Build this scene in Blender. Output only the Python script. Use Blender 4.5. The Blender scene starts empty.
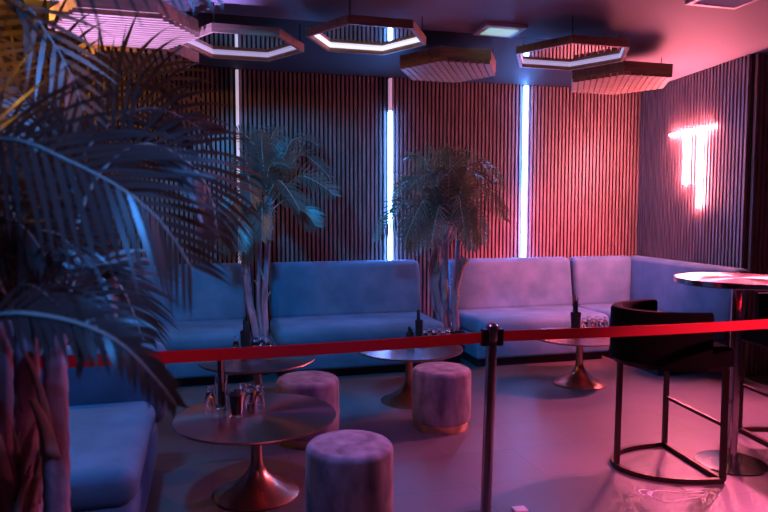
import bpy, bmesh, math, random
from mathutils import Vector, Matrix
random.seed(7)
PI = math.pi
S = bpy.context.scene
COL = S.collection

# ------------------------------------------------------------------ camera model (room axes: X along the back wall, Y into the room)
F, HOR, EYE, YAW = 650.0, 212.0, 1.5, math.radians(15.18)
PIT = math.atan((256 - HOR) / F)
def ray(px, py):
    x = (px - 384) / F; y = -(py - 256) / F
    fx, fy, fz = x, math.cos(PIT) + y * math.sin(PIT), -math.sin(PIT) + y * math.cos(PIT)
    return Vector((fx * math.cos(YAW) + fy * math.sin(YAW), -fx * math.sin(YAW) + fy * math.cos(YAW), fz)), fy
def at(px, py, Z):                       # point of the room at height Z
    d, _ = ray(px, py); t = (Z - EYE) / d.z
    return Vector((d.x * t, d.y * t, Z))
def pz(px, py, z):                       # point of the room at distance z
    d, fy = ray(px, py); t = z / fy
    return Vector((d.x * t, d.y * t, EYE + d.z * t))
cam_d = bpy.data.cameras.new('camera'); cam = bpy.data.objects.new('camera', cam_d); COL.objects.link(cam)
cam.location = (0, 0, EYE); cam.rotation_euler = (PI / 2 - PIT, 0, -YAW)
cam_d.sensor_width = 36; cam_d.lens = 36 * F / 768
cam_d.dof.use_dof = True; cam_d.dof.focus_distance = 5.0; cam_d.dof.aperture_fstop = 2.8
S.camera = cam

# ------------------------------------------------------------------ materials
def mat(name, col, rough=.6, metal=0, noise=None, bump=None, sheen=0, coat=0, **kw):
    m = bpy.data.materials.new(name); m.use_nodes = True
    nt = m.node_tree; b = nt.nodes['Principled BSDF']
    b.inputs['Base Color'].default_value = (*col, 1); b.inputs['Roughness'].default_value = rough
    b.inputs['Metallic'].default_value = metal
    if sheen:
        b.inputs['Sheen Weight'].default_value = sheen; b.inputs['Sheen Roughness'].default_value = .4
    if coat: b.inputs['Coat Weight'].default_value = coat
    tc = nt.nodes.new('ShaderNodeTexCoord')
    if noise:
        sc, c2, stretch = noise
        mp = nt.nodes.new('ShaderNodeMapping'); mp.inputs['Scale'].default_value = stretch
        nz = nt.nodes.new('ShaderNodeTexNoise'); nz.inputs['Scale'].default_value = sc; nz.inputs['Detail'].default_value = 4
        rp = nt.nodes.new('ShaderNodeValToRGB'); rp.color_ramp.elements[0].position = .35; rp.color_ramp.elements[1].position = .68
        rp.color_ramp.elements[0].color = (*col, 1); rp.color_ramp.elements[1].color = (*c2, 1)
        nt.links.new(tc.outputs['Object'], mp.inputs['Vector']); nt.links.new(mp.outputs[0], nz.inputs['Vector'])
        nt.links.new(nz.outputs['Fac'], rp.inputs['Fac']); nt.links.new(rp.outputs['Color'], b.inputs['Base Color'])
    if bump:
        sc, st = bump
        nz = nt.nodes.new('ShaderNodeTexNoise'); nz.inputs['Scale'].default_value = sc; nz.inputs['Detail'].default_value = 3
        bp = nt.nodes.new('ShaderNodeBump'); bp.inputs['Strength'].default_value = st; bp.inputs['Distance'].default_value = .01
        nt.links.new(tc.outputs['Object'], nz.inputs['Vector']); nt.links.new(nz.outputs['Fac'], bp.inputs['Height'])
        nt.links.new(bp.outputs['Normal'], b.inputs['Normal'])
    for k, v in kw.items(): b.inputs[k.replace('_', ' ')].default_value = v
    return m
def emit(name, col, strength, base=(.8, .8, .8)):
    m = mat(name, base, .5); b = m.node_tree.nodes['Principled BSDF']
    b.inputs['Emission Color'].default_value = (*col, 1); b.inputs['Emission Strength'].default_value = strength
    return m
M = {}
M['velvet'] = mat('blue_velvet', (.045, .15, .24), .8, noise=(4.5, (.085, .21, .33), (1, 1, 1)), bump=(60, .12), sheen=.06)
M['plinth'] = mat('black_plinth', (.012, .012, .014), .7)
M['pouf'] = mat('grey_velvet', (.33, .32, .34), .85, noise=(9, (.11, .11, .13), (1.2, 1.2, .5)), bump=(60, .12), sheen=.15)
M['slat'] = mat('stained_oak_slat', (.26, .18, .165), .42, noise=(7, (.13, .09, .085), (6, 6, .5)))
M['felt'] = mat('black_felt', (.01, .01, .011), .95)
M['pine'] = mat('pine_board', (.52, .34, .21), .5, noise=(5, (.36, .22, .13), (1, 6, 6)))
M['gold'] = mat('brass', (.75, .50, .28), .28, 1)
M['copper'] = mat('copper', (.62, .36, .25), .3, 1)
M['bronze'] = mat('dark_bronze', (.10, .07, .06), .35, 1)
M['chrome'] = mat('polished_steel', (.72, .70, .68), .16, 1)
M['steel'] = mat('dark_steel', (.48, .46, .48), .2, 1)
M['black'] = mat('black_plastic', (.012, .012, .014), .4)
M['card'] = mat('black_card', (.015, .015, .018), .6)
M['blackvelvet'] = mat('black_velvet', (.003, .003, .003), .95, Specular_IOR_Level=.15, bump=(60, .1))
M['belt'] = mat('red_webbing', (.9, .025, .05), .6, bump=(300, .1))
M['stick'] = mat('wooden_stick', (.55, .36, .18), .6)
M['white'] = mat('white_plastic', (.8, .8, .8), .5)
M['mirror'] = mat('mirror', (.8, .8, .8), .03, 1)
M['ceil'] = mat('painted_ceiling', (.27, .24, .26), .7, bump=(90, .08))
M['ceil_black'] = mat('near_black_ceiling', (.010, .010, .013), .7)  # near-black zone of the ceiling towards the back wall
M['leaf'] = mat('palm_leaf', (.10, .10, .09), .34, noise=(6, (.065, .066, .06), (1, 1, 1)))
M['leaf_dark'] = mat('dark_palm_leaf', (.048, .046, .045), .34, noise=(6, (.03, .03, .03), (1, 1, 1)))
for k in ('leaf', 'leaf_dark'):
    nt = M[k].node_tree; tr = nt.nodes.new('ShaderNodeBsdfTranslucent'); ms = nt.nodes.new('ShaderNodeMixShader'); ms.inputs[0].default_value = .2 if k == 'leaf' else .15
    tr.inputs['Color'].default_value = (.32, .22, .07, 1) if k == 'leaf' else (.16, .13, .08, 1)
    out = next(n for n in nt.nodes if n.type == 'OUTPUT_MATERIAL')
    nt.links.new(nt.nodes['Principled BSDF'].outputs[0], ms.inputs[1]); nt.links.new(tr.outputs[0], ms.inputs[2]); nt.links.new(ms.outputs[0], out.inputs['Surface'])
M['rachis'] = mat('palm_rachis', (.36, .38, .34), .4)
M['bark'] = mat('palm_bark', (.52, .27, .33), .8, noise=(14, (.24, .12, .15), (2, 2, .25)), bump=(40, .4), Specular_IOR_Level=.12)
M['husk'] = mat('dry_sheath', (.52, .34, .31), .8, noise=(14, (.32, .2, .18), (2, 2, .3)), Specular_IOR_Level=.12)
M['pot'] = mat('black_planter', (.015, .015, .017), .5)
M['soil'] = mat('soil', (.03, .022, .016), .95, bump=(80, .8))
M['scuff'] = mat('dried_residue', (.95, .92, .92), .8)
M['neon'] = emit('pink_neon', (1, .20, .27), 390)
M['led_full'] = emit('blue_white_led', (.10, .29, 1), 58)
M['led_dim'] = emit('dim_led', (.85, .72, 1), .45)
M['led_off'] = emit('unlit_diffuser_glow', (.9, .5, .9), .35)  # emission stands in for pink light falling on the unlit diffuser
M['led_hex'] = emit('hexagon_led', (.62, .55, 1), .5)
M['led_hex_bright'] = emit('bright_hexagon_led', (.75, .75, 1), 1.1)
M['exit_face'] = emit('emergency_face', (.5, 1, .75), .42)
g = bpy.data.materials.new('clear_glass'); g.use_nodes = True; b = g.node_tree.nodes['Principled BSDF']
b.inputs['Base Color'].default_value = (.95, .97, 1, 1); b.inputs['Roughness'].default_value = .03; b.inputs['Transmission Weight'].default_value = 1
b.inputs['IOR'].default_value = 1.45; M['glass'] = g
# circular brushed copper for the table tops
m = mat('brushed_copper_top', (.52, .27, .26), .27, 1); b = m.node_tree.nodes['Principled BSDF']
b.inputs['Anisotropic'].default_value = .85
tg = m.node_tree.nodes.new('ShaderNodeTangent'); tg.direction_type = 'RADIAL'; tg.axis = 'Z'
m.node_tree.links.new(tg.outputs[0], b.inputs['Tangent']); M['brushed'] = m
# tiled floor
m = bpy.data.materials.new('grey_vinyl_tiles'); m.use_nodes = True; nt = m.node_tree; b = nt.nodes['Principled BSDF']
tc = nt.nodes.new('ShaderNodeTexCoord'); br = nt.nodes.new('ShaderNodeTexBrick')
br.inputs['Scale'].default_value = 1; br.inputs['Brick Width'].default_value = .92; br.inputs['Row Height'].default_value = .46
br.inputs['Mortar Size'].default_value = .0022; br.inputs['Color1'].default_value = (.125, .115, .125, 1); br.inputs['Color2'].default_value = (.11, .103, .11, 1)
br.inputs['Mortar'].default_value = (.05, .045, .05, 1)
nz = nt.nodes.new('ShaderNodeTexNoise'); nz.inputs['Scale'].default_value = 5; nz.inputs['Detail'].default_value = 6
mx = nt.nodes.new('ShaderNodeMix'); mx.data_type = 'RGBA'; mx.blend_type = 'MULTIPLY'; mx.inputs['Factor'].default_value = .35
nt.links.new(tc.outputs['Object'], br.inputs['Vector']); nt.links.new(tc.outputs['Object'], nz.inputs['Vector'])
nt.links.new(br.outputs['Color'], mx.inputs['A']); nt.links.new(nz.outputs['Color'], mx.inputs['B']); nt.links.new(mx.outputs['Result'], b.inputs['Base Color'])
mr = nt.nodes.new('ShaderNodeMapRange'); mr.inputs['To Min'].default_value = .36; mr.inputs['To Max'].default_value = .52
nt.links.new(nz.outputs['Fac'], mr.inputs['Value']); nt.links.new(mr.outputs[0], b.inputs['Roughness']); M['floor'] = m

# ------------------------------------------------------------------ mesh helpers
def obj(name, bm, m, parent=None, smooth=False, loc=None):
    me = bpy.data.meshes.new(name)
    bmesh.ops.recalc_face_normals(bm, faces=bm.faces[:]) if bm.faces else None
    bm.to_mesh(me); bm.free()
    o = bpy.data.objects.new(name, me); COL.objects.link(o)
    for x in (m if isinstance(m, (list, tuple)) else [m]): me.materials.append(x)
    if smooth:
        for p in me.polygons: p.use_smooth = True
        me.set_sharp_from_angle(angle=math.radians(40))
    if parent: o.parent = parent
    if loc is not None: o.location = loc
    return o
def tag(o, label, cat, group=None, kind=None):
    o['label'] = label; o['category'] = cat
    if group: o['group'] = group
    if kind: o['kind'] = kind
    return o
def thing(name, label, cat, loc=(0, 0, 0), rz=0, group=None):
    o = bpy.data.objects.new(name, None); COL.objects.link(o); o.empty_display_size = .1
    o.location = loc; o.rotation_euler = (0, 0, rz)
    return tag(o, label, cat, group)
def box(bm, c, s, mi=0, R=None):
    r = bmesh.ops.create_cube(bm, size=1); M4 = Matrix.Translation(c) @ (R.to_4x4() if R else Matrix()) @ Matrix.Diagonal((*s, 1))
    bmesh.ops.transform(bm, matrix=M4, verts=r['verts'])
    fs = {f for v in r['verts'] for f in v.link_faces}
    for f in fs: f.material_index = mi
    return r['verts']
def b2(bm, x0, x1, y0, y1, z0, z1, mi=0):
    return box(bm, ((x0 + x1) / 2, (y0 + y1) / 2, (z0 + z1) / 2), (x1 - x0, y1 - y0, z1 - z0), mi)
def rbox(bm, x0, x1, y0, y1, z0, z1, r, seg=4, shear_y=0, puff=0):
    vs = b2(bm, x0, x1, y0, y1, z0, z1)
    ed = list({e for v in vs for e in v.link_edges})
    nv = bmesh.ops.bevel(bm, geom=ed, offset=r, segments=seg, profile=.5, affect='EDGES')
    out = list({v for f in nv['faces'] for v in f.verts} | {v for v in vs if v.is_valid})
    for v in out:
        v.co.y += shear_y * (v.co.z - z0)
    return out
def cross(a, b): return a.cross(b)
def tube(bm, pts, rad, n=8, cap=True, mi=0, square=False):
    pts = [Vector(p) for p in pts]; k = len(pts)
    rads = rad if isinstance(rad, (list, tuple)) else [rad] * k
    prev = None; rings = []
    for i, p in enumerate(pts):
        t = (pts[min(i + 1, k - 1)] - pts[max(i - 1, 0)]).normalized()
        if prev is None:
            a = Vector((0, 0, 1)) if abs(t.z) < .9 else Vector((1, 0, 0))
            u = a.cross(t).normalized()
        else:
            u = (prev - t * prev.dot(t)).normalized()
        prev = u; w = t.cross(u); ring = []
        for j in range(n):
            a = 2 * PI * j / n + (PI / 4 if square else 0)
            ring.append(bm.verts.new(p + (u * math.cos(a) + w * math.sin(a)) * rads[i]))
        rings.append(ring)
    for i in range(k - 1):
        for j in range(n):
            f = bm.faces.new((rings[i][j], rings[i][(j + 1) % n], rings[i + 1][(j + 1) % n], rings[i + 1][j])); f.material_index = mi
    if cap:
        bm.faces.new(rings[0][::-1]).material_index = mi; bm.faces.new(rings[-1]).material_index = mi
def lathe(bm, prof, n=48, c=(0, 0, 0), mi=0):
    rings = []
    for r, z in prof:
        if r < 1e-5: rings.append([bm.verts.new((c[0], c[1], c[2] + z))])
        else: rings.append([bm.verts.new((c[0] + r * math.cos(2 * PI * j / n), c[1] + r * math.sin(2 * PI * j / n), c[2] + z)) for j in range(n)])
    for a, b_ in zip(rings, rings[1:]):
        for j in range(n):
            j2 = (j + 1) % n
            if len(a) == 1 and len(b_) == 1: continue
            if len(a) == 1: f = bm.faces.new((a[0], b_[j2], b_[j]))
            elif len(b_) == 1: f = bm.faces.new((a[j], a[j2], b_[0]))
            else: f = bm.faces.new((a[j], a[j2], b_[j2], b_[j]))
            f.material_index = mi
def NB(): return bmesh.new()
def spline(pts, n):                       # Catmull-Rom through pts, n samples
    P = [Vector(p) for p in pts]; P = [2 * P[0] - P[1]] + P + [2 * P[-1] - P[-2]]
    segs = len(P) - 3; out = []
    for i in range(n):
        u = i / (n - 1) * segs; k = min(int(u), segs - 1); t = u - k
        a, b_, c, d = P[k:k + 4]
        out.append(.5 * ((2 * b_) + (c - a) * t + (2 * a - 5 * b_ + 4 * c - d) * t * t + (3 * b_ - a - 3 * c + d) * t ** 3))
    return out
def resample(pts, n):
    L = [0]
    for a, b_ in zip(pts, pts[1:]): L.append(L[-1] + (b_ - a).length)
    out = []; k = 0
    for i in range(n):
        s = L[-1] * i / (n - 1)
        while k < len(L) - 2 and L[k + 1] < s: k += 1
        t = (s - L[k]) / max(L[k + 1] - L[k], 1e-9); out.append(pts[k].lerp(pts[k + 1], t))
    return out, L[-1]

# ------------------------------------------------------------------ the room
CEIL, YB, XL = 2.9, 6.65, -1.42
RC = Vector((4.92, YB, 0)); RJ = Vector((4.70, 4.80, 0))             # right wall from the corner to its return
def struct(name, bm, m, smooth=False):
    o = obj(name, bm, m, smooth=smooth); o['kind'] = 'structure'; return o
bm = NB(); b2(bm, XL - .1, 7.6, -2.2, YB + .12, -.1, 0); struct('floor', bm, M['floor'])
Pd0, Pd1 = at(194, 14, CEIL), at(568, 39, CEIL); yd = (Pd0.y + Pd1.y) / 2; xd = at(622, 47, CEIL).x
bm = NB()
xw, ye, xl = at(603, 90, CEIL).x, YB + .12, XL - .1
def slab(P, mi):
    lo = [bm.verts.new((x, y, CEIL)) for x, y in P]; hi = [bm.verts.new((x, y, CEIL + .1)) for x, y in P]; fs = [bm.faces.new(lo[::-1]), bm.faces.new(hi)]
    for k in range(len(P)): fs.append(bm.faces.new((lo[k], lo[(k + 1) % len(P)], hi[(k + 1) % len(P)], hi[k])))
    for f in fs: f.material_index = mi
slab([(xl, -2.2), (7.6, -2.2), (7.6, yd), (xl, yd)], 0)
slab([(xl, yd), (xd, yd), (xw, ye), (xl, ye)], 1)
slab([(xd, yd), (7.6, yd), (7.6, ye), (xw, ye)], 0)
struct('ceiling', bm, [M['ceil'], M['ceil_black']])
def slat_wall(name, A, B, pitch, w, gaps=(), inward=Vector((0, -1, 0)), end_pad=0):
    A, B = Vector(A), Vector(B); d = (B - A); L = d.length; d.normalize(); n = inward - d * inward.dot(d); n.normalize()
    R = Matrix((d, -n, Vector((0, 0, 1)))).transposed()
    bm = NB()
    box(bm, A + d * (L / 2) - n * .05 + Vector((0, 0, CEIL / 2)), (L + end_pad, .1, CEIL), 0, R)
    k = int(L / pitch)
    for i in range(k):
        s = (i + .5) * pitch
        p = A + d * s
        if any(abs(p.x - gx) < gw for gx, gw in gaps): continue
        box(bm, p + n * .015 + Vector((0, 0, CEIL / 2)), (w, .032, CEIL - .004), 1, R)
    return struct(name, bm, [M['felt'], M['slat']])
leds = [at(238, 200, 1.6), 0, 0]
def on_back(px, py):                       # where a pixel meets the back wall
    d, _ = ray(px, py); t = YB / d.y; return Vector((d.x * t, YB, EYE + d.z * t))
LX = [on_back(238, 160).x, on_back(389, 160).x, on_back(523, 160).x]
slat_wall('wall_back', (XL, YB, 0), (RC.x, YB, 0), .0445, .025, [(x, .034) for x in LX])
slat_wall('wall_right', RC, RJ, .05, .028, inward=Vector((-1, 0, 0)))
slat_wall('wall_right_return', RJ, (7.4, RJ.y + .02, 0), .05, .028)
bm = NB(); b2(bm, XL - .1, XL, -2.2, YB + .1, 0, CEIL); struct('wall_left', bm, M['felt'])
# vertical light strips let into the back wall
def led(name, x, segs, label):
    t = thing(name, label, 'light strip', (x, YB, 0))
    bm = NB(); b2(bm, -.017, .017, -.012, -.0005, .05, CEIL - .005); obj('channel', bm, M['black'], t)
    for nm, z0, z1, m in segs:
        bm = NB(); rbox(bm, -.014, .014, -.068, -.011, z0, z1, .004, 2); obj(nm, bm, m, t)
led('led_strip', LX[0], [('diffuser', .06, 2.885, M['led_dim'])], 'dim whitish vertical light strip on the slat wall behind the left slender palm')
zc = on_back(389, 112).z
led('led_strip', LX[1], [('diffuser', .06, zc, M['led_full']), ('unlit_diffuser', zc + .002, 2.885, M['led_off'])], 'bright white-blue vertical light strip left of the bushy palm, dull pinkish at its top')  # upper piece is unlit plastic, its pink glow is added emission
led('led_strip', LX[2], [('diffuser', .06, 2.885, M['led_full'])], 'brightest blue-white vertical light strip, on the slat wall above the pink-lit sofa')
# neon sign on the right wall
wd = (RJ - RC).normalized(); wn = Vector((wd.y, -wd.x, 0));  wn = wn if wn.x < 0 else -wn
def on_right(px, py, off=.05):
    d, _ = ray(px, py); o = RC + wn * off; t = o.dot(wn) / d.dot(wn); return Vector((d.x * t, d.y * t, EYE + d.z * t))
c0 = on_right(690, 165)
t = thing('neon_sign', 'glowing pink neon sign of one bar over two uneven stems on right slat wall', 'neon sign', c0)
def npart(name, a, b_, m, r=.012):
    bm = NB(); tube(bm, [a - c0, b_ - c0], r, 10); return obj(name, bm, m, t, True)
bar0, bar1 = on_right(670, 135), on_right(714.5, 126.3); zb = (bar0.z + bar1.z) / 2
bar0.z = bar1.z = zb
npart('tube', bar0, bar1, M['neon'], .008)
for px, py in ((684.5, 184), (698, 207)):
    lo = on_right(px, py); hi = lo.copy(); hi.z = zb - .026; npart('tube', hi, lo, M['neon'], .014)
for p in (bar0.lerp(bar1, .1), bar0.lerp(bar1, .9)):
    q = p + Vector((0, 0, .012)); npart('bracket', q, q - wn * .028, M['black'], .005)

# ------------------------------------------------------------------ hexagons under the ceiling
def hexagon(px, py, Zb, label, closed, R=.45, ang=0, depth=.085, sw=.044, glow='led_hex'):
    if not closed: depth = .058
    c = at(px, py, Zb)
    t = thing('hexagonal_pendant_frame', label, 'ceiling hexagon', c, 0, 'wooden hexagons under the ceiling')
    V = [Vector((R * math.cos(k * PI / 3), R * math.sin(k * PI / 3), 0)) for k in range(6)]
    th = .022
    for k in range(6):
        a, b_ = V[k], V[(k + 1) % 6]; inn = (1 - th / (R * .866)); bm = NB()
        q = [a, b_, b_ * inn, a * inn]
        lo = [bm.verts.new(v) for v in q]; hi = [bm.verts.new(v + Vector((0, 0, depth))) for v in q]
        bm.faces.new(lo[::-1]); bm.faces.new(hi)
        for i in range(4): bm.faces.new((lo[i], lo[(i + 1) % 4], hi[(i + 1) % 4], hi[i]))
        obj('side_board', bm, M['pine'], t)
    ri = R * .866 - (.004 if closed else th + .001)
    if closed:
        bm = NB(); pitch, w = .050, sw; k = int(ri * 2 / pitch)
        Rm = Matrix.Rotation(ang, 3, 'Z')
        for i in range(k):
            y = -ri + (i + .5) * (2 * ri / k)
            # half length of the hexagon along the slat's own direction
            hl = 1e9
            o = Rm @ Vector((0, y, 0)); d = Rm @ Vector((1, 0, 0)); lo_, hi_ = -1e9, 1e9
            for s in range(6):
                nn = Vector((math.cos(PI / 6 + s * PI / 3), math.sin(PI / 6 + s * PI / 3), 0)); dd = nn.dot(d); rr = ri - nn.dot(o)
                if abs(dd) < 1e-6: continue
                if dd > 0: hi_ = min(hi_, rr / dd)
                else: lo_ = max(lo_, rr / dd)
            if hi_ - lo_ < .03: continue
            lo_ += .003; hi_ -= .003
            box(bm, o + d * (lo_ + hi_) / 2 + Vector((0, 0, -.0155)), (hi_ - lo_ + .03, w, .030), 0, Rm)
        obj('slat_panel', bm, M['pine'], t)
    else:
        bm = NB(); vs = [bm.verts.new(v * (ri / (R * .866)) + Vector((0, 0, depth - .012))) for v in V]; vu = [bm.verts.new(v * (ri / (R * .866)) + Vector((0, 0, depth - .004))) for v in V]
        bm.faces.new(vs); bm.faces.new(vu)
        for i in range(6): bm.faces.new((vs[i], vs[(i + 1) % 6], vu[(i + 1) % 6], vu[i]))
        obj('mirror_panel', bm, M['mirror'], t)
        bm = NB(); s0 = (ri - .001) / (R * .866); s1 = (ri - .007) / (R * .866)
        for i in range(6):
            a, b_ = V[i], V[(i + 1) % 6]; q = [a * s0, b_ * s0, b_ * s1, a * s1]
            lo = [bm.verts.new(v + Vector((0, 0, depth - .030))) for v in q]; hi = [bm.verts.new(v + Vector((0, 0, depth - .0125))) for v in q]
            bm.faces.new(lo[::-1]); bm.faces.new(hi)
            for j in range(4): bm.faces.new((lo[j], lo[(j + 1) % 4], hi[(j + 1) % 4], hi[j]))
        obj('led_band', bm, M[glow], t)
    top = CEIL - Zb
    for k in (0, 2, 4):
        p = V[k] * .93; bm = NB(); tube(bm, [p + Vector((0, 0, depth - .003)), p + Vector((0, 0, top))], .0035, 8); obj('hanger', bm, M['black'], t)
hexagon(126, 28, 2.7, 'slat-bottomed wooden ceiling hexagon at upper left, lit lilac above the big palm', True, .455, sw=.034)
hexagon(140, 60, 2.7, 'dark slatted ceiling hexagon half hidden just behind the lilac-lit one', True, .45, PI / 2, sw=.028)
hexagon(243, 48, 2.7, 'open wooden ceiling hexagon with light band, above the left slender palm', False)
hexagon(367.5, 41, 2.7, 'open wooden ceiling hexagon with brightest white light band, near top centre', False, .435, glow='led_hex_bright')
hexagon(449, 69, 2.7, 'closed wooden ceiling hexagon above the bushy palm', True, .43, PI / 3)
hexagon(571, 58, 2.7, 'open wooden ceiling hexagon with pinkish mirror inside, right of the emergency light', False, .47)
hexagon(619, 82, 2.66, 'closed pink-lit ceiling hexagon nearest the corner of the room', True, .47, PI / 3)

# ------------------------------------------------------------------ emergency light and vent on the ceiling
c = at(499.5, 28, CEIL)
t = thing('emergency_light', 'small white rectangular emergency light with greenish face on the ceiling', 'emergency light', (c.x, c.y, CEIL))
bm = NB(); rbox(bm, -.17, .17, -.14, .14, -.03, 0, .006, 2); obj('housing', bm, M['white'], t)
bm = NB(); rbox(bm, -.12, .12, -.09, .09, -.034, -.029, .002, 2); obj('diffuser', bm, M['exit_face'], t)
c = at(733, -5, CEIL)
t = thing('air_vent', 'slatted white air vent on the ceiling at the upper right edge', 'air vent', (c.x, c.y, CEIL))
bm = NB()
for x0, x1, y0, y1 in ((-.2, .2, -.2, -.17), (-.2, .2, .17, .2), (-.2, -.17, -.17, .17), (.17, .2, -.17, .17)): b2(bm, x0, x1, y0, y1, -.018, 0)
obj('vent_frame', bm, M['white'], t)
bm = NB(); b2(bm, -.17, .17, -.17, .17, -.003, 0); obj('backing', bm, M['white'], t)
bm = NB()
for k in range(9): box(bm, (-.15 + k * .0375, 0, -.010), (.018, .34, .004), 0, Matrix.Rotation(.6, 3, 'Y'))
obj('louvre', bm, M['white'], t)

# ------------------------------------------------------------------ sofas
def sofa(label, x0, x1, group='velvet sofas along the back wall'):
    cx = (x0 + x1) / 2; w = (x1 - x0) / 2
    t = thing('velvet_sofa', label, 'sofa', (cx, 0, 0), 0, group)
    bm = NB(); b2(bm, -w + .04, w - .04, 5.76, 6.56, 0, .09); obj('plinth', bm, M['plinth'], t)
    bm = NB(); rbox(bm, -w, w, 5.68, 6.52, .085, .31, .03, 3); obj('base', bm, M['velvet'], t, True)
    bm = NB(); vs = rbox(bm, -w, w, 5.66, 6.44, .30, .475, .07, 5)
    obj('seat', bm, M['velvet'], t, True)
    bm = NB(); rbox(bm, -w + .005, w - .005, 6.33, 6.50, .44, 1.0, .065, 5, shear_y=.16); obj('backrest', bm, M['velvet'], t, True)
    return t
xa = at(247, 264, 1.0)
sofa('blue velvet sofa by the back wall, left of the slender palm', XL + .02, .355)
sofa('blue velvet sofa by the back wall, between the two background palms', .572, 2.142)
sofa('pink-lit velvet sofa by the back wall, right of the bushy palm', 2.465, 3.915)
# corner unit
t = thing('corner_sofa', 'purple velvet corner sofa wrapping the room corner behind the bar stool', 'sofa', (4.3, 5.7, 0), 0, 'velvet sofas along the back wall')
def loc(bm, o=Vector((4.3, 5.7, 0))):
    bmesh.ops.translate(bm, verts=bm.verts[:], vec=-o); return bm
bm = NB(); b2(bm, 3.97, 4.58, 5.02, 6.56, 0, .09); obj('plinth', loc(bm), M['plinth'], t)
def wedge(bm, r, z0, z1, inset=0):
    P = [(3.935, 6.50), (4.01, 4.93), (4.655, 4.93), (4.86, 6.50)]
    lo = [bm.verts.new((x, y, z0)) for x, y in P]; hi = [bm.verts.new((x, y, z1)) for x, y in P]
    bm.faces.new(lo[::-1]); bm.faces.new(hi)
    for i in range(4): bm.faces.new((lo[i], lo[(i + 1) % 4], hi[(i + 1) % 4], hi[i]))
    bmesh.ops.bevel(bm, geom=bm.edges[:], offset=r, segments=4, profile=.5, affect='EDGES')
bm = NB(); wedge(bm, .03, .085, .31); obj('base', loc(bm), M['velvet'], t, True)
bm = NB(); wedge(bm, .06, .30, .475); obj('seat', loc(bm), M['velvet'], t, True)
bm = NB(); rbox(bm, 3.93, 4.70, 6.33, 6.50, .44, 1.0, .06, 5, shear_y=.14); obj('backrest', loc(bm), M['velvet'], t, True)
bm = NB(); vs = rbox(bm, -.95, .95, -.085, .085, .44, 1.0, .06, 5, shear_y=.10)
ang = math.atan2(wd.y, wd.x)
mid = (RC + RJ) / 2 + wn * .19 + wd * .14
bmesh.ops.transform(bm, matrix=Matrix.Translation((mid.x, mid.y, 0)) @ Matrix.Rotation(ang + PI * 0, 4, 'Z'), verts=bm.verts[:])
obj('backrest', loc(bm), M['velvet'], t, True)
# side sofa along the left wall
t = thing('side_sofa', 'blue velvet sofa in the left foreground with raised end, behind the big palm', 'sofa', (-.85, 3.3, 0))
o = Vector((-.85, 3.3, 0))
bm = NB(); b2(bm, -1.36, -.38, 2.80, 3.93, 0, .08); obj('plinth', loc(bm, o), M['plinth'], t)
bm = NB(); rbox(bm, -1.39, -.30, 2.74, 3.95, .075, .30, .04, 4); obj('base', loc(bm, o), M['velvet'], t, True)
bm = NB(); rbox(bm, -1.39, -.295, 2.73, 3.80, .29, .465, .08, 6); obj('seat', loc(bm, o), M['velvet'], t, True)
bm = NB(); rbox(bm, -1.39, -.24, 3.78, 3.99, .30, .76, .075, 6); obj('end_backrest', loc(bm, o), M['velvet'], t, True)
bm = NB(); rbox(bm, -1.395, -1.20, 2.74, 3.77, .44, .78, .07, 5); obj('backrest', loc(bm, o), M['velvet'], t, True)

# ------------------------------------------------------------------ low tables
def low_table(px, py, Zg, label):
    c = at(px, py, 0)
    t = thing('pedestal_table', label, 'table', (c.x, c.y, 0), 0, 'low copper pedestal tables')
    R = .425; H = .425
    bm = NB(); lathe(bm, [(0, H - .016), (R - .012, H - .016), (R - .004, H - .013), (R, H - .006), (R - .003, H), (R - .008, H), (0, H)], 96); obj('tabletop', bm, M['brushed'], t, True)
    prof = [(0, 0), (.222, 0), (.225, .006), (.215, .013)]
    for k in range(14):
        u = (k + 1) / 14; prof.append((.031 + .184 * (1 - u) ** 2.7, .013 + .20 * u))
    prof += [(.030, .30), (.030, H - .03), (.06, H - .0165), (0, H - .0165)]
    bm = NB(); lathe(bm, prof, 64); obj('pedestal', bm, M['copper'], t, True)
    return c
T1 = low_table(257, 493, .43, 'nearest low copper table, in left foreground with tall glass on it')
T2 = low_table(258, 415, .43, 'low copper table in front of the left slender palm, behind the nearest table')
T3 = low_table(409, 400.6, .43, 'low copper table in the middle, behind the banded stool')
T4 = low_table(579, 383.5, .43, 'low copper table in front of the pink-lit sofa')
TT = .425

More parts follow.
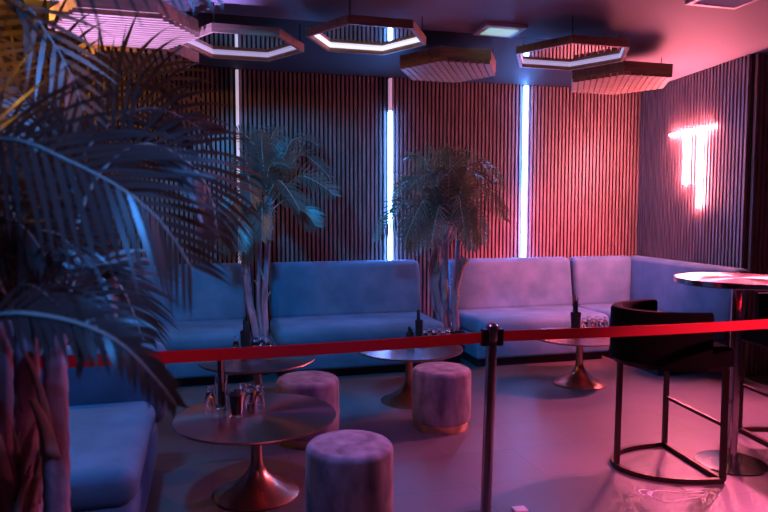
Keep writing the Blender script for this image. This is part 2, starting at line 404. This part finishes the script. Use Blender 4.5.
# ------------------------------------------------------------------ things on the tables
def glass_prof(r0, r1, h, th=.0022, foot=.008):
    return [(0, 0), (r0, 0), (r1, h), (r1 - th, h), (r0 - th, foot), (0, foot)]
def shot(p, label, group, s=1.0, tipped=False):
    bm = NB()                                          # small glass standing upside down: wide mouth below, thick foot on top
    lathe(bm, [(.0245, 0), (.0225, .035), (.0165, .062), (.0105, .068), (.0165, .074), (.0175, .088), (.012, .094), (0, .095), (0, .064), (.0135, .058), (.020, .034), (.0225, 0), (.0245, 0)], 20)
    o = obj('upturned_glass', bm, M['glass'], None, True, p); o.scale = (s, s, s)
    return tag(o, label, 'glass', group)
def holder(p, label, h=.13, r=.03, cards=3, stick=False, mt='glass'):
    t = thing('menu_glass', label, 'menu holder', p, random.random())
    bm = NB(); lathe(bm, glass_prof(r * .82, r, h * .75), 28); obj('glass', bm, M[mt], t, True)
    bm = NB(); rr = r * .62
    for k in range(cards):
        a = k * 2.2; box(bm, (rr * .35 * math.cos(a), rr * .35 * math.sin(a), .01 + h * (.48 + .07 * k)), (rr * 1.15, .004, h * (.92 + .12 * k)), 0, Matrix.Rotation(a, 3, 'Z') @ Matrix.Rotation(.05 * (k - 1), 3, 'X'))
    obj('card_bundle', bm, M['card'], t)
    if stick:
        bm = NB(); box(bm, (.004, -.012, h * .80), (.013, .004, h * .85)); obj('stick', bm, M['stick'], t)
    return t
def tab(px, py): return at(px, py, TT + .0005)
holder(tab(221.5, 408), 'tall glass with black cards and wooden stick on the nearest table', .25, .036, 3, True)
t = thing('napkin_tumbler', 'tumbler stuffed with black napkins on the nearest table', 'tumbler', tab(236.5, 416.5))
bm = NB(); lathe(bm, glass_prof(.033, .042, .122, .003, foot=.014), 32); obj('tumbler', bm, M['glass'], t, True)
bm = NB(); lathe(bm, [(0, .016), (.027, .016), (.0365, .118), (.027, .140), (.015, .124), (.006, .146), (0, .134)], 14); obj('napkin', bm, M['card'], t)
for px, py, l in ((210, 405.5, 'leftmost'), (243, 402, 'one behind the tumbler'), (249.5, 405, 'one right of the tumbler'), (253, 400.5, 'one farthest back'), (260, 404, 'rightmost')):
    w = {'leftmost': 'small upturned glass left of the tall glass on the nearest table', 'one behind the tumbler': 'small upturned glass just behind the napkin tumbler on the nearest table',
         'one right of the tumbler': 'small upturned glass just right of the napkin tumbler on the nearest table', 'one farthest back': 'farthest back of the small upturned glasses on the nearest table',
         'rightmost': 'rightmost small upturned glass on the nearest table'}[l]
    shot(tab(px, py), w, 'upturned glasses on the nearest table', 1.15)
def row(pts, where, grp, s=1.0):
    n = len(pts); names = {4: ['leftmost', 'second from left', 'third from left', 'rightmost'], 5: ['leftmost', 'second from left', 'middle', 'fourth from left', 'rightmost'],
                           6: ['leftmost', 'second from left', 'third from left', 'fourth from left', 'fifth from left', 'rightmost']}[n]
    for (px, py), nm in zip(pts, names): shot(tab(px, py), f'{nm} of the small upturned glasses on the {where}', grp, s)
# table by the left palm
holder(tab(246, 353), 'dark flared menu holder on the table below the left slender palm', .23, .042, 3, False, 'black')
row([(236, 351), (256, 352), (262, 349), (268.5, 352)], 'table below the left slender palm', 'upturned glasses on the table by the left palm', 1.15)
# middle table
holder(tab(419, 341), 'tall black menu holder on the middle low table', .235, .034, 2, False, 'black')
holder(tab(410, 343), 'short black napkin holder on the middle low table', .115, .036, 3, False, 'black')
row([(425.5, 341), (430, 338.5), (434.5, 341), (439.5, 338.5), (443.5, 341), (448, 339)], 'middle low table', 'upturned glasses on the middle table', 1.05)
# right table
holder(tab(575.5, 330), 'menu holder full of black cards on the table by the pink-lit sofa', .215, .048, 5, False, 'black')
row([(584, 329.5), (588.5, 327.5), (593, 330), (597, 327.5), (600.5, 330), (605, 328)], 'table by the pink-lit sofa', 'upturned glasses on the table by the pink-lit sofa', 1.1)

# ------------------------------------------------------------------ round stools
def pouf(px, py, label):
    c = at(px, py, .385)
    t = thing('pouf', label, 'pouf', (c.x, c.y, 0), random.random() * 6, 'round grey velvet poufs')
    R, H = .206, .428; prof = [(0, .052), (R - .02, .052), (R - .004, .062), (R, .08), (R + .002, .2), (R, H - .045)]
    for k in range(1, 6):
        a = k / 5 * PI / 2; prof.append((R - .035 + .035 * math.cos(a), H - .045 + .035 * math.sin(a)))
    prof += [(R - .08, H - .004), (R - .15, H), (0, H)]
    bm = NB(); lathe(bm, prof, 64); obj('cushion', bm, M['pouf'], t, True)
    bm = NB(); lathe(bm, [(0, 0), (R - .022, 0), (R - .020, .003), (R - .020, .0515), (0, .0515)], 64); obj('base_band', bm, M['gold'], t, True)
pouf(349.5, 449, 'nearest round grey velvet pouf, at bottom centre of the photo')
pouf(441.5, 372, 'round grey velvet pouf with visible brass band, left of the barrier post')
pouf(307.5, 382, 'round grey velvet pouf just behind the nearest copper table')

# ------------------------------------------------------------------ bar table and stools
BT = at(731, 463.5, 0)
t = thing('bar_table', 'tall round bar table with polished steel edge at the right', 'bar table', (BT.x, BT.y, 0))
R, H = .345, 1.115
bm = NB(); lathe(bm, [(0, H - .004), (R - .004, H - .004), (R - .004, H), (0, H)], 96); obj('tabletop', bm, M['brushed'], t, True)
bm = NB(); lathe(bm, [(0, H - .034), (R - .004, H - .034), (R, H - .03), (R, H - .002), (R - .003, H - .001), (R - .0038, H - .005), (0, H - .005)], 96); obj('rim', bm, M['chrome'], t, True)
bm = NB(); lathe(bm, [(0, .012), (.030, .012), (.030, H - .05), (.09, H - .046), (.09, H - .0345), (0, H - .0345)], 40); obj('column', bm, M['chrome'], t, True)
bm = NB(); lathe(bm, [(0, 0), (.195, 0), (.198, .004), (.196, .010), (.06, .0145), (0, .0145)], 64); obj('base', bm, M['chrome'], t, True)
W, D = .285, .475
def dshape(w, d, n=28, x0=0):
    return [Vector((x0 - d * max(math.cos(a), 0) ** .86, w * math.sin(a), 0)) for a in [(-PI / 2 + PI * i / (n - 1)) for i in range(n)]]
def bar_stool(c, rz, label):
    t = thing('bar_stool', label, 'bar stool', c, rz, 'black velvet bar stools')
    up = lambda p, z: Vector((p.x, p.y, z))
    pts = dshape(W, D)
    bm = NB(); ring = [up(p, .0145) for p in pts]; tube(bm, ring + [ring[0]], .0195, 4, True, 0, True); obj('floor_ring', bm, M['bronze'], t, False)
    ri = [up(p, .640) for p in dshape(W - .005, D - .005)]
    bm = NB(); tube(bm, ring[:1] and ri + [ri[0]], .0185, 4, True, 0, True); obj('seat_ring', bm, M['bronze'], t)
    for p in (pts[0], pts[-1], Vector((-D, 0, 0))):
        bm = NB(); tube(bm, [up(p, .0145), up(p * .985, .640)], .0185, 4, True, 0, True); obj('leg', bm, M['bronze'], t)
    bm = NB(); tube(bm, [up(pts[0], .325), up(pts[-1], .325)], .0135, 4, True, 0, True); obj('footrest', bm, M['bronze'], t)
    # seat cushion
    bm = NB(); sh = dshape(W - .002, D - .02, 28, .045)
    lo = [bm.verts.new(up(p, .652)) for p in sh]; hi = [bm.verts.new(up(p, .765)) for p in sh]
    bm.faces.new(lo[::-1]); top = bm.faces.new(hi); n = len(sh)
    for i in range(n): bm.faces.new((lo[i], lo[(i + 1) % n], hi[(i + 1) % n], hi[i]))
    bmesh.ops.bevel(bm, geom=list(top.edges), offset=.035, segments=4, profile=.5, affect='EDGES')
    obj('seat', bm, M['blackvelvet'], t, True)
    # wrap-around back
    bm = NB(); outer = dshape(W + .035, D + .03, 40)[2:-2]; inner = dshape(W - .025, D - .035, 40)[2:-2]; n = len(outer)
    zt = .955; rings = []
    for o_, i_ in zip(outer, inner):
        m_ = (o_ + i_) / 2; prof = [up(o_, .655), up(o_.lerp(m_, -.0), zt - .02), up(o_.lerp(m_, .35), zt - .004), up(m_, zt), up(i_.lerp(m_, .35), zt - .004), up(i_, zt - .02), up(i_, .655)]
        rings.append([bm.verts.new(q) for q in prof])
    for a, b_ in zip(rings, rings[1:]):
        for j in range(7): bm.faces.new((a[j], a[(j + 1) % 7], b_[(j + 1) % 7], b_[j]))
    bm.faces.new(rings[0]); bm.faces.new(rings[-1][::-1])
    obj('backrest', bm, M['blackvelvet'], t, True)
P1, P2, Q1 = at(665.6, 446, 0), at(724.5, 483, 0), at(739, 431, 0)
mid = (P1 + P2) / 2; dirv = (P1 - P2); rz = math.atan2(dirv.y, dirv.x) - PI / 2
bar_stool((mid.x - .012, mid.y, 0), rz, 'black velvet bar stool with curved back in front of the bar table')
d2 = Vector((-.09, -.57, 0)).normalized(); m2 = Q1 + d2 * W
bar_stool((m2.x, m2.y, 0), math.atan2(d2.y, d2.x) - PI / 2, 'black velvet bar stool cut by the right edge, behind the bar table')

# ------------------------------------------------------------------ barrier
yb = pz(492, 325, 3.0)
def post(loc_, label, tilt=0):
    t = thing('barrier_post', label, 'barrier post', loc_); t.rotation_euler = (0, tilt, 0)
    bm = NB(); lathe(bm, [(0, 0), (.16, 0), (.165, .006), (.15, .02), (.06, .034), (0, .036)], 48); obj('base', bm, M['steel'], t, True)
    bm = NB(); lathe(bm, [(0, .034), (.0255, .034), (.0255, .902), (0, .902)], 32); obj('pole', bm, M['steel'], t, True)
    bm = NB(); lathe(bm, [(0, .901), (.0275, .901), (.0285, .905), (.0285, .974), (.024, .978), (0, .978)], 32); obj('head', bm, M['steel'], t, True)
    for sx in (-1, 1):
        bm = NB(); rbox(bm, sx * .040 - .013, sx * .040 + .013, -.018, .018, .878, .957, .004, 2); obj('belt_clip', bm, M['black'], t, True)
    bm = NB(); lathe(bm, [(.009, .978), (.020, .978), (.020, .984), (.009, .984), (.009, .978)], 24); obj('cap_ring', bm, M['chrome'], t, True)
    return t
base = Vector((yb.x - .024, yb.y, 0))
post((base.x, base.y, 0), 'dark steel barrier post standing in the middle foreground', .026)
# belts: real webbing, from post to post along the room
def belt(a, b_, label):
    bm = NB(); n = 24; h, th = .0255, .0012; d = (b_ - a).normalized(); nn = Vector((-d.y, d.x, 0)).normalized()
    rows = []
    for i in range(n + 1):
        u = i / n; p = a.lerp(b_, u); p.z -= .012 * math.sin(PI * u)
        rows.append([bm.verts.new(p + nn * s1 * th + Vector((0, 0, s2 * h))) for s1, s2 in ((-1, -1), (1, -1), (1, 1), (-1, 1))])
    for r0, r1 in zip(rows, rows[1:]):
        for j in range(4): bm.faces.new((r0[j], r0[(j + 1) % 4], r1[(j + 1) % 4], r1[j]))
    bm.faces.new(rows[0][::-1]); bm.faces.new(rows[-1])
    c = (a + b_) / 2; bmesh.ops.translate(bm, verts=bm.verts[:], vec=-c)
    tag(obj('barrier_belt', bm, M['belt'], None, False, c), label, 'barrier belt', 'red barrier belts')
zc_ = .918
L0 = Vector((base.x - 2.02, base.y + .0, zc_)); R0 = Vector((base.x + 2.35, base.y - .0, zc_))
belt(Vector((base.x - .030, base.y, zc_)), L0, 'red barrier belt stretched left from the post across the low tables')
belt(Vector((base.x + .078, base.y, zc_ + .002)), R0, 'red barrier belt stretched right from the post across the bar stool')

# ------------------------------------------------------------------ marks on the floor
c = at(668, 494, 0)
bm = NB()
def loop(pts, r=.004):
    q = spline(pts + [pts[0]], 40)
    q = [p + Vector((random.uniform(-.004, .004), random.uniform(-.004, .004), 0)) for p in q]
    tube(bm, [Vector((p.x, p.y, .0008)) for p in q], .0036, 5)
loop([at(648, 493, 0) - c, at(660, 491, 0) - c, at(685, 493, 0) - c, at(704, 492, 0) - c, at(706, 496, 0) - c, at(690, 499, 0) - c, at(668, 502, 0) - c, at(655, 499, 0) - c])
loop([at(639, 491, 0) - c, at(645, 490, 0) - c, at(652, 493, 0) - c, at(648, 495.5, 0) - c, at(641, 494.5, 0) - c])
tag(obj('floor_residue', bm, M['scuff'], None, False, (c.x, c.y, 0)), 'dried pale outline of a spill on floor below the bar stool', 'floor mark')
c = at(520, 510.5, 0); bm = NB(); rbox(bm, -.035, .035, -.03, .03, 0, .012, .005, 2)
for v in bm.verts: v.co.z *= (1 + .8 * math.sin(v.co.x * 90) * math.cos(v.co.y * 70)); v.co.z = max(v.co.z, 0)
tag(obj('paper_scrap', bm, M['white'], None, True, (c.x, c.y, 0)), 'small crumpled white paper scrap on floor at the bottom edge', 'paper scrap')

# ------------------------------------------------------------------ palms
def leaflets(bm, P, L, leaf, n, wid, droop, t0=.16, spread=1.0, fold=.35, rng=random, up=Vector((0, 0, 1)), segs=5):
    k = len(P)
    for i in range(n):
        t = t0 + (1 - t0) * (i + .5) / n
        f = t * (k - 1); a = min(int(f), k - 2); p = P[a].lerp(P[a + 1], f - a); T = (P[a + 1] - P[a]).normalized()
        s = T.cross(up); s = s.normalized() if s.length > .05 else Vector((1, 0, 0)); N = s.cross(T).normalized()
        ll = leaf * (.55 + .75 * math.sin(PI * min(1, .12 + .86 * (t - t0) / (1 - t0)) ** .8)) * rng.uniform(.88, 1.1)
        if t > .9: ll *= .75
        fw = .45 + 1.0 * t                                   # lean towards the tip
        for sg in (-1, 1):
            d = (s * sg * spread + T * fw + N * (fold + rng.uniform(-.12, .12))).normalized(); q = p.copy(); dr = droop * rng.uniform(.8, 1.25)
            prevs = None; side = T.cross(d).cross(d); side = side.normalized() if side.length > .01 else T
            side = (T - d * T.dot(d)).normalized()
            for j in range(segs + 1):
                u = j / segs; w = wid * (math.sin(PI * (.12 + .88 * u) ** .75) if j < segs else .04) * .5
                cur = (bm.verts.new(q + side * w), bm.verts.new(q - side * w))
                if prevs: bm.faces.new((prevs[0], prevs[1], cur[1], cur[0]))
                prevs = cur
                d = (d + Vector((0, 0, -1)) * dr / segs * (.4 + u)).normalized(); q = q + d * ll / segs
def frond(parent, pts, leaf=.25, n=34, wid=.018, droop=.7, r0=.008, m='leaf', t0=.2, off=Vector((0, 0, 0)), **kw):
    P, L = resample(spline(pts, 60), 48); P = [p - off for p in P]
    bm = NB(); leaflets(bm, P, L, leaf, n, wid, droop, t0, **kw); o = obj('frond', bm, M[m], parent, True)
    bm = NB(); tube(bm, P[::2] + [P[-1]], [r0 * (1 - .82 * i / 24) for i in range(25)], 6); obj('rachis', bm, M['rachis'], o, True)
    return o
def stem(parent, pts, r, off, seed, name='stem'):
    rng = random.Random(seed); P, L = resample(spline(pts, 40), 40); P = [p - off for p in P]
    bm = NB(); rads = [r * (1.12 - .25 * i / 39) * (1 + .045 * math.sin(i * 1.9 + seed) + rng.uniform(-.04, .04)) for i in range(40)]
    tube(bm, P, rads, 12); o = obj(name, bm, M['bark'], parent, True)
    # dry sheaths that peel off the stem
    for k in range(4):
        i = rng.randint(8, 34); a = rng.uniform(0, 2 * PI); d = Vector((math.cos(a), math.sin(a), 0)); sd = Vector((-d.y, d.x, 0)); h = rng.uniform(3.5, 7) * r; bm = NB(); pv = None
        for j in range(7):
            u = j / 6; p = P[i] + Vector((0, 0, h * u)) + d * (r * 1.05 + 1.4 * r * u * u); w = r * (.8 - .6 * u) + .003
            cur = [bm.verts.new(p - sd * w - d * w * .5), bm.verts.new(p), bm.verts.new(p + sd * w - d * w * .5)]
            if pv: bm.faces.new((pv[0], pv[1], cur[1], cur[0])); bm.faces.new((pv[1], pv[2], cur[2], cur[1]))
            pv = cur
        so = obj('sheath', bm, M['husk'], o, True); md = so.modifiers.new('thick', 'SOLIDIFY'); md.thickness = .003
    return o
def planter(t, r, h):
    bm = NB(); lathe(bm, [(0, 0), (r * .82, 0), (r, h), (r * .93, h), (r * .9, h - .03), (0, h - .03)], 40); obj('planter', bm, M['pot'], t, True)
    bm = NB(); lathe(bm, [(0, h - .0295), (r * .89, h - .0295), (r * .5, h - .015), (0, h - .012)], 24); obj('soil', bm, M['soil'], t)

# --- big palm in the left foreground
B = pz(38, 400, 1.85); B.z = 0
t = thing('potted_palm', 'large dark palm in the left foreground with arching fronds and thick stems', 'palm', B, 0, 'potted palms')
planter(t, .22, .34)
for k, (p0, p1, p2, r) in enumerate((((6, 700, 1.85), (4, 520, 1.85), (0, 335, 1.85), .036), ((30, 700, 1.9), (26, 520, 1.9), (27, 335, 1.92), .040), ((60, 700, 1.8), (57, 520, 1.8), (55, 338, 1.8), .036), ((44, 700, 2.0), (40, 520, 2.02), (14, 320, 2.05), .030))):
    a, b_, c_ = pz(*p0), pz(*p1), pz(*p2); a = Vector((B.x + (b_.x - B.x) * .8, B.y + (b_.y - B.y) * .8, .30)); stem(t, [a, a.lerp(b_, .6) + Vector((.01, 0, 0)), b_, c_, pz(p2[0], p2[1] - 22, p2[2])], r, B, 11 + k)
FG = [
 # control points (pixel x, pixel y, distance)            leaf  n  droop
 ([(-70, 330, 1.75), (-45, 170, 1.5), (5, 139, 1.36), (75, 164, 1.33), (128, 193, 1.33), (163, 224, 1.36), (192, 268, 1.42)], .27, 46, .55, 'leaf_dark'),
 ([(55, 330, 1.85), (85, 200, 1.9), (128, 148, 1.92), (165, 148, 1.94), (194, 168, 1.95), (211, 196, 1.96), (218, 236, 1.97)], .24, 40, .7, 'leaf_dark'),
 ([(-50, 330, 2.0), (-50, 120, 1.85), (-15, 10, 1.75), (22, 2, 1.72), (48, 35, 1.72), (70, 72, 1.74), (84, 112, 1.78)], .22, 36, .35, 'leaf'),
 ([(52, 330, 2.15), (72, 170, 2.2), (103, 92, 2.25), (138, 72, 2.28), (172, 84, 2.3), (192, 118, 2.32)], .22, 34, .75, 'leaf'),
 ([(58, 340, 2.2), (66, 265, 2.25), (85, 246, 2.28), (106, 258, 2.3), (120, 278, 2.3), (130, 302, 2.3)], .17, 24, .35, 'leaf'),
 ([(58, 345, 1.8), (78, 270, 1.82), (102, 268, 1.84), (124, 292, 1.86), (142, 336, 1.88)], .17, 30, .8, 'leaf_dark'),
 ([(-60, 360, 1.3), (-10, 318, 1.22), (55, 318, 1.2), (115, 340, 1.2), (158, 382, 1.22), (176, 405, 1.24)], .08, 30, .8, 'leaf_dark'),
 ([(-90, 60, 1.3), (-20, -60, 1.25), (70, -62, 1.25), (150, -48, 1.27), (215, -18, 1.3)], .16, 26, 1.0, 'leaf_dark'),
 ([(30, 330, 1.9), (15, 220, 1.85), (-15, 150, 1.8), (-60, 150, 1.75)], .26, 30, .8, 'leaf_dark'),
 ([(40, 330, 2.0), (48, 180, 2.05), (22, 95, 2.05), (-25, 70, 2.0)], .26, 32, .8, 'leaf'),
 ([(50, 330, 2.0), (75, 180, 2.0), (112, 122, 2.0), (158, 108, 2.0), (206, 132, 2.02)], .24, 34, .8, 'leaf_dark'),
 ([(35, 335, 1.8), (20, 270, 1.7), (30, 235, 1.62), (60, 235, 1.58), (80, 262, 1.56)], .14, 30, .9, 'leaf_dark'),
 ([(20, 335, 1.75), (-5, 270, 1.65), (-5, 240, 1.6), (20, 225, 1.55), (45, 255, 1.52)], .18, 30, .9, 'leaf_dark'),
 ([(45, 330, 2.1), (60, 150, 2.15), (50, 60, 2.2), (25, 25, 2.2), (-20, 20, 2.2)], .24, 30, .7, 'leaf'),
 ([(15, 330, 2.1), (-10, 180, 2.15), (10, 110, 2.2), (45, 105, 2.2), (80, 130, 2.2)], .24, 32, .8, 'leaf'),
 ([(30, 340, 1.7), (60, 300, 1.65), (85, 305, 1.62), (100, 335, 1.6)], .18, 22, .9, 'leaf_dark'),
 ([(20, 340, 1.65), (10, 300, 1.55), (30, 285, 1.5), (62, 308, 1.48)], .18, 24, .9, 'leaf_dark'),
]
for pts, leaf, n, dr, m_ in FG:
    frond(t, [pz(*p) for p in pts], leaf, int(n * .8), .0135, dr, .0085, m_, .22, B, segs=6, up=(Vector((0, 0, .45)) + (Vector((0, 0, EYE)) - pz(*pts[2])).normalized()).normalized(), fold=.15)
    
def tocam(p): return (Vector((0, 0, EYE)) - p).normalized()
def crown(t, B, base_px, z, tips, leaf, n, wid, dr, r0=.006, lift=.9, m=('leaf', 'leaf_dark'), seed=1, t0=.2):
    rng = random.Random(seed)
    for k, (bx, by, mx_, my_, tx, ty, dz) in enumerate(tips):
        a = pz(bx, by, z); b_ = pz(mx_, my_, z + dz * .5); c_ = pz(tx, ty, z + dz)
        frond(t, [a, a.lerp(b_, .55) + Vector((0, 0, .03)), b_, b_.lerp(c_, .55) + Vector((0, 0, .03)), c_], leaf * rng.uniform(.85, 1.15), n, wid, dr, r0, m[k % len(m)], t0, B, rng=rng, segs=4, up=(Vector((0, 0, .8)) + tocam(b_) * .6 + Vector((rng.uniform(-.25, .25), rng.uniform(-.25, .25), 0))).normalized())
# --- slender palm between the two blue sofas
zb = 6.0
B = Vector((.4635, 6.05, 0))
t = thing('potted_palm', 'slender palm with thin bare stems between the two blue back sofas', 'palm', B, 0, 'potted palms')
planter(t, .085, .32)
for k, (pts, r) in enumerate((([(250, 352), (249, 300), (246.5, 262), (247, 225)], .033), ([(258, 352), (258.5, 300), (259, 262), (261, 215)], .017), ([(265, 352), (264.5, 300), (266.5, 262), (268.5, 225), (271, 200)], .026))):
    P = [pz(x, y, zb) for x, y in pts]; P[0] = Vector((B.x + (-.038, 0, .04)[k], B.y + (.02 if k % 2 else -.02), .29)); P.insert(1, Vector((P[0].x * .6 + P[1].x * .4, P[0].y * .6 + P[1].y * .4, .50))); stem(t, P, r, B, 31 + k)
crown(t, B, None, zb, [
 (268, 205, 256, 148, 234, 128, .15), (269, 205, 268, 150, 276, 128, .3), (270, 200, 292, 140, 320, 146, .2), (270, 202, 300, 155, 329, 176, -.2),
 (268, 208, 300, 176, 335, 196, -.3), (270, 212, 290, 200, 316, 226, -.1), (258, 215, 248, 175, 252, 205, -.3), (252, 225, 238, 190, 226, 225, -.2),
 (250, 230, 240, 212, 238, 250, -.25), (260, 212, 246, 160, 232, 172, .1), (266, 200, 262, 150, 262, 130, -.2), (264, 208, 270, 165, 290, 168, -.35),
 (250, 228, 262, 200, 262, 240, -.3), (248, 230, 232, 205, 228, 255, .1), (266, 205, 280, 160, 306, 150, .25), (256, 220, 240, 205, 246, 262, -.1), (262, 210, 278, 180, 300, 210, -.35)],
 .19, 23, .0155, .5, .007, m=('leaf', 'leaf'), seed=3)
# --- bushy palm between the blue sofa and the pink-lit sofa
zb = 6.38
B = Vector((2.304, 6.02, 0))
t = thing('potted_palm', 'bushy palm with dense crown between the blue sofa and the pink-lit sofa', 'palm', B, 0, 'potted palms')
planter(t, .14, .34)
for k, (pts, r) in enumerate((([(442, 345), (438, 300), (435, 265), (436, 238)], .034), ([(446, 345), (445, 300), (445, 265), (446, 235)], .036), ([(452, 345), (454, 300), (457, 265), (459, 240)], .032), ([(439, 345), (434, 305), (431, 270), (436, 242)], .022))):
    P = [pz(x, y, zb) for x, y in pts]; P[0] = Vector((B.x + (-.05, 0, .06, -.07)[k], B.y + (.04 if k % 2 else -.04), .31)); P.insert(1, Vector((P[0].x * .6 + P[1].x * .4, P[0].y * .6 + P[1].y * .4, .50))); stem(t, P, r, B, 51 + k)
# one cut-off stub leaning right
bm = NB(); q = [pz(455, 310, zb) - B, pz(457, 285, zb) - B, pz(461, 268, zb) - B, pz(466, 258, zb) - B]; tube(bm, q, [.024, .027, .032, .04], 10); obj('stem_stub', bm, M['husk'], t, True)
crown(t, B, None, zb, [
 (440, 245, 408, 200, 378, 240, -.4), (440, 245, 412, 178, 392, 212, -.2), (442, 240, 425, 160, 405, 158, .1), (444, 240, 440, 158, 428, 150, .15),
 (446, 240, 455, 155, 470, 152, .1), (447, 240, 475, 160, 505, 190, .0), (450, 240, 480, 185, 504, 220, -.3), (450, 245, 475, 205, 482, 244, -.4),
 (442, 245, 425, 200, 405, 240, -.55), (444, 245, 440, 205, 430, 248, -.6), (446, 243, 458, 195, 465, 235, -.6), (443, 240, 430, 175, 408, 190, -.45),
 (446, 238, 450, 170, 462, 185, -.5), (447, 238, 468, 172, 488, 182, -.35), (441, 240, 420, 180, 398, 185, .2), (448, 240, 470, 165, 495, 168, .25),
 (445, 238, 442, 172, 435, 185, -.55), (440, 245, 418, 215, 412, 250, -.35), (449, 243, 468, 212, 472, 248, -.2), (445, 238, 450, 158, 448, 150, .0)],
 .20, 22, .017, .7, .007, m=('leaf', 'leaf'), seed=5, t0=.18)

# ------------------------------------------------------------------ lamps of the room and added fill lights
def lamp(name, kind, loc_, col, power, size=.1, target=None, spot=None, blend=.5):
    l = bpy.data.lights.new(name, kind); l.color = col; l.energy = power
    if kind == 'AREA': l.size = size
    else: l.shadow_soft_size = size
    if spot: l.spot_size = math.radians(spot); l.spot_blend = blend
    o = bpy.data.objects.new(name, l); COL.objects.link(o); o.location = loc_
    if target is not None:
        o.rotation_euler = (Vector(target) - Vector(loc_)).to_track_quat('-Z', 'Y').to_euler()
    return o
lamp('blue_spot', 'SPOT', (.1, 3.6, 2.7), (.0, .36, 1), 230, .1, (.8, 6.2, .74), 70, .35)
lamp('blue_spot', 'SPOT', (2.2, 3.2, 2.7), (.02, .30, 1), 100, .1, (3.3, 5.3, .0), 42, .6)
lamp('blue_spot', 'SPOT', (-.5, 3.4, 2.7), (.01, .34, 1), 115, .1, (-.85, 3.4, .4), 60, .6)
lamp('blue_spot', 'SPOT', (.55, .75, 2.75), (.05, .30, 1), 135, .08, (-.35, 1.5, 1.75), 46, .6)
lamp('blue_spot', 'SPOT', (-.25, 2.5, 2.75), (.02, .24, 1), 75, .08, (.75, 3.1, .2), 26, .7)
lamp('lilac_fill', 'SPOT', (1.0, 3.2, 2.8), (.42, .16, 1), 75, .1, (1.0, 3.2, 0), 72, .8)  # added fill that turns pouf tops and middle floor lilac, no known source
lamp('pink_fill', 'SPOT', (4.75, 4.35, 2.5), (1, .15, .34), 900, .06, (3.2, 3.2, 0), 80, .8)  # added fill, brightens the right floor beyond what the neon gives
lamp('pink_fill', 'SPOT', (3.5, .9, 2.8), (1, .14, .34), 520, .08, (2.75, 2.6, 0), 50, .9)  # added fill that lifts the stool's shadow on the floor
lamp('pink_fill', 'SPOT', (4.05, 3.8, 2.80), (1, .11, .2), 1500, .1, (3.7, 6.4, .6), 48, .8)  # added fill that makes the right back wall and sofas pinker
lamp('rose_fill', 'SPOT', (1.0, .2, 2.7), (1, .20, .40), 30, .2, (.6, 2.8, .8), 52, .8)  # added front fill that brightens the red belt
lamp('rose_fill', 'SPOT', (1.5, 1.1, 2.3), (1, .28, .6), 26, .1, (-.4, 1.95, 1.2), 52, .6)  # added fill that tints the big palm's lower fronds and stems pink
lamp('amber_lamp', 'POINT', (-1.28, 4.72, 2.655), (1, .42, .05), 32, .04)
lamp('amber_fill', 'SPOT', (-1.15, 2.75, 2.3), (1, .45, .06), 60, .05, (-.55, 1.5, 1.95), 70, .6)  # second amber source, added near the big palm to tint its leaves
lamp('lilac_uplight', 'SPOT', (-.9, 4.35, 1.2), (.40, .28, 1), 560, .06, (-.5, 4.5, 2.7), 46, .5)
w = bpy.data.worlds.new('world'); S.world = w; w.use_nodes = True
w.node_tree.nodes['Background'].inputs['Color'].default_value = (.12, .10, .35, 1); w.node_tree.nodes['Background'].inputs['Strength'].default_value = .03
S.view_settings.view_transform = 'Standard'; S.view_settings.look = 'None'; S.view_settings.gamma = 1; S.view_settings.exposure = .18
S.cycles.use_denoising = True; S.cycles.max_bounces = 8
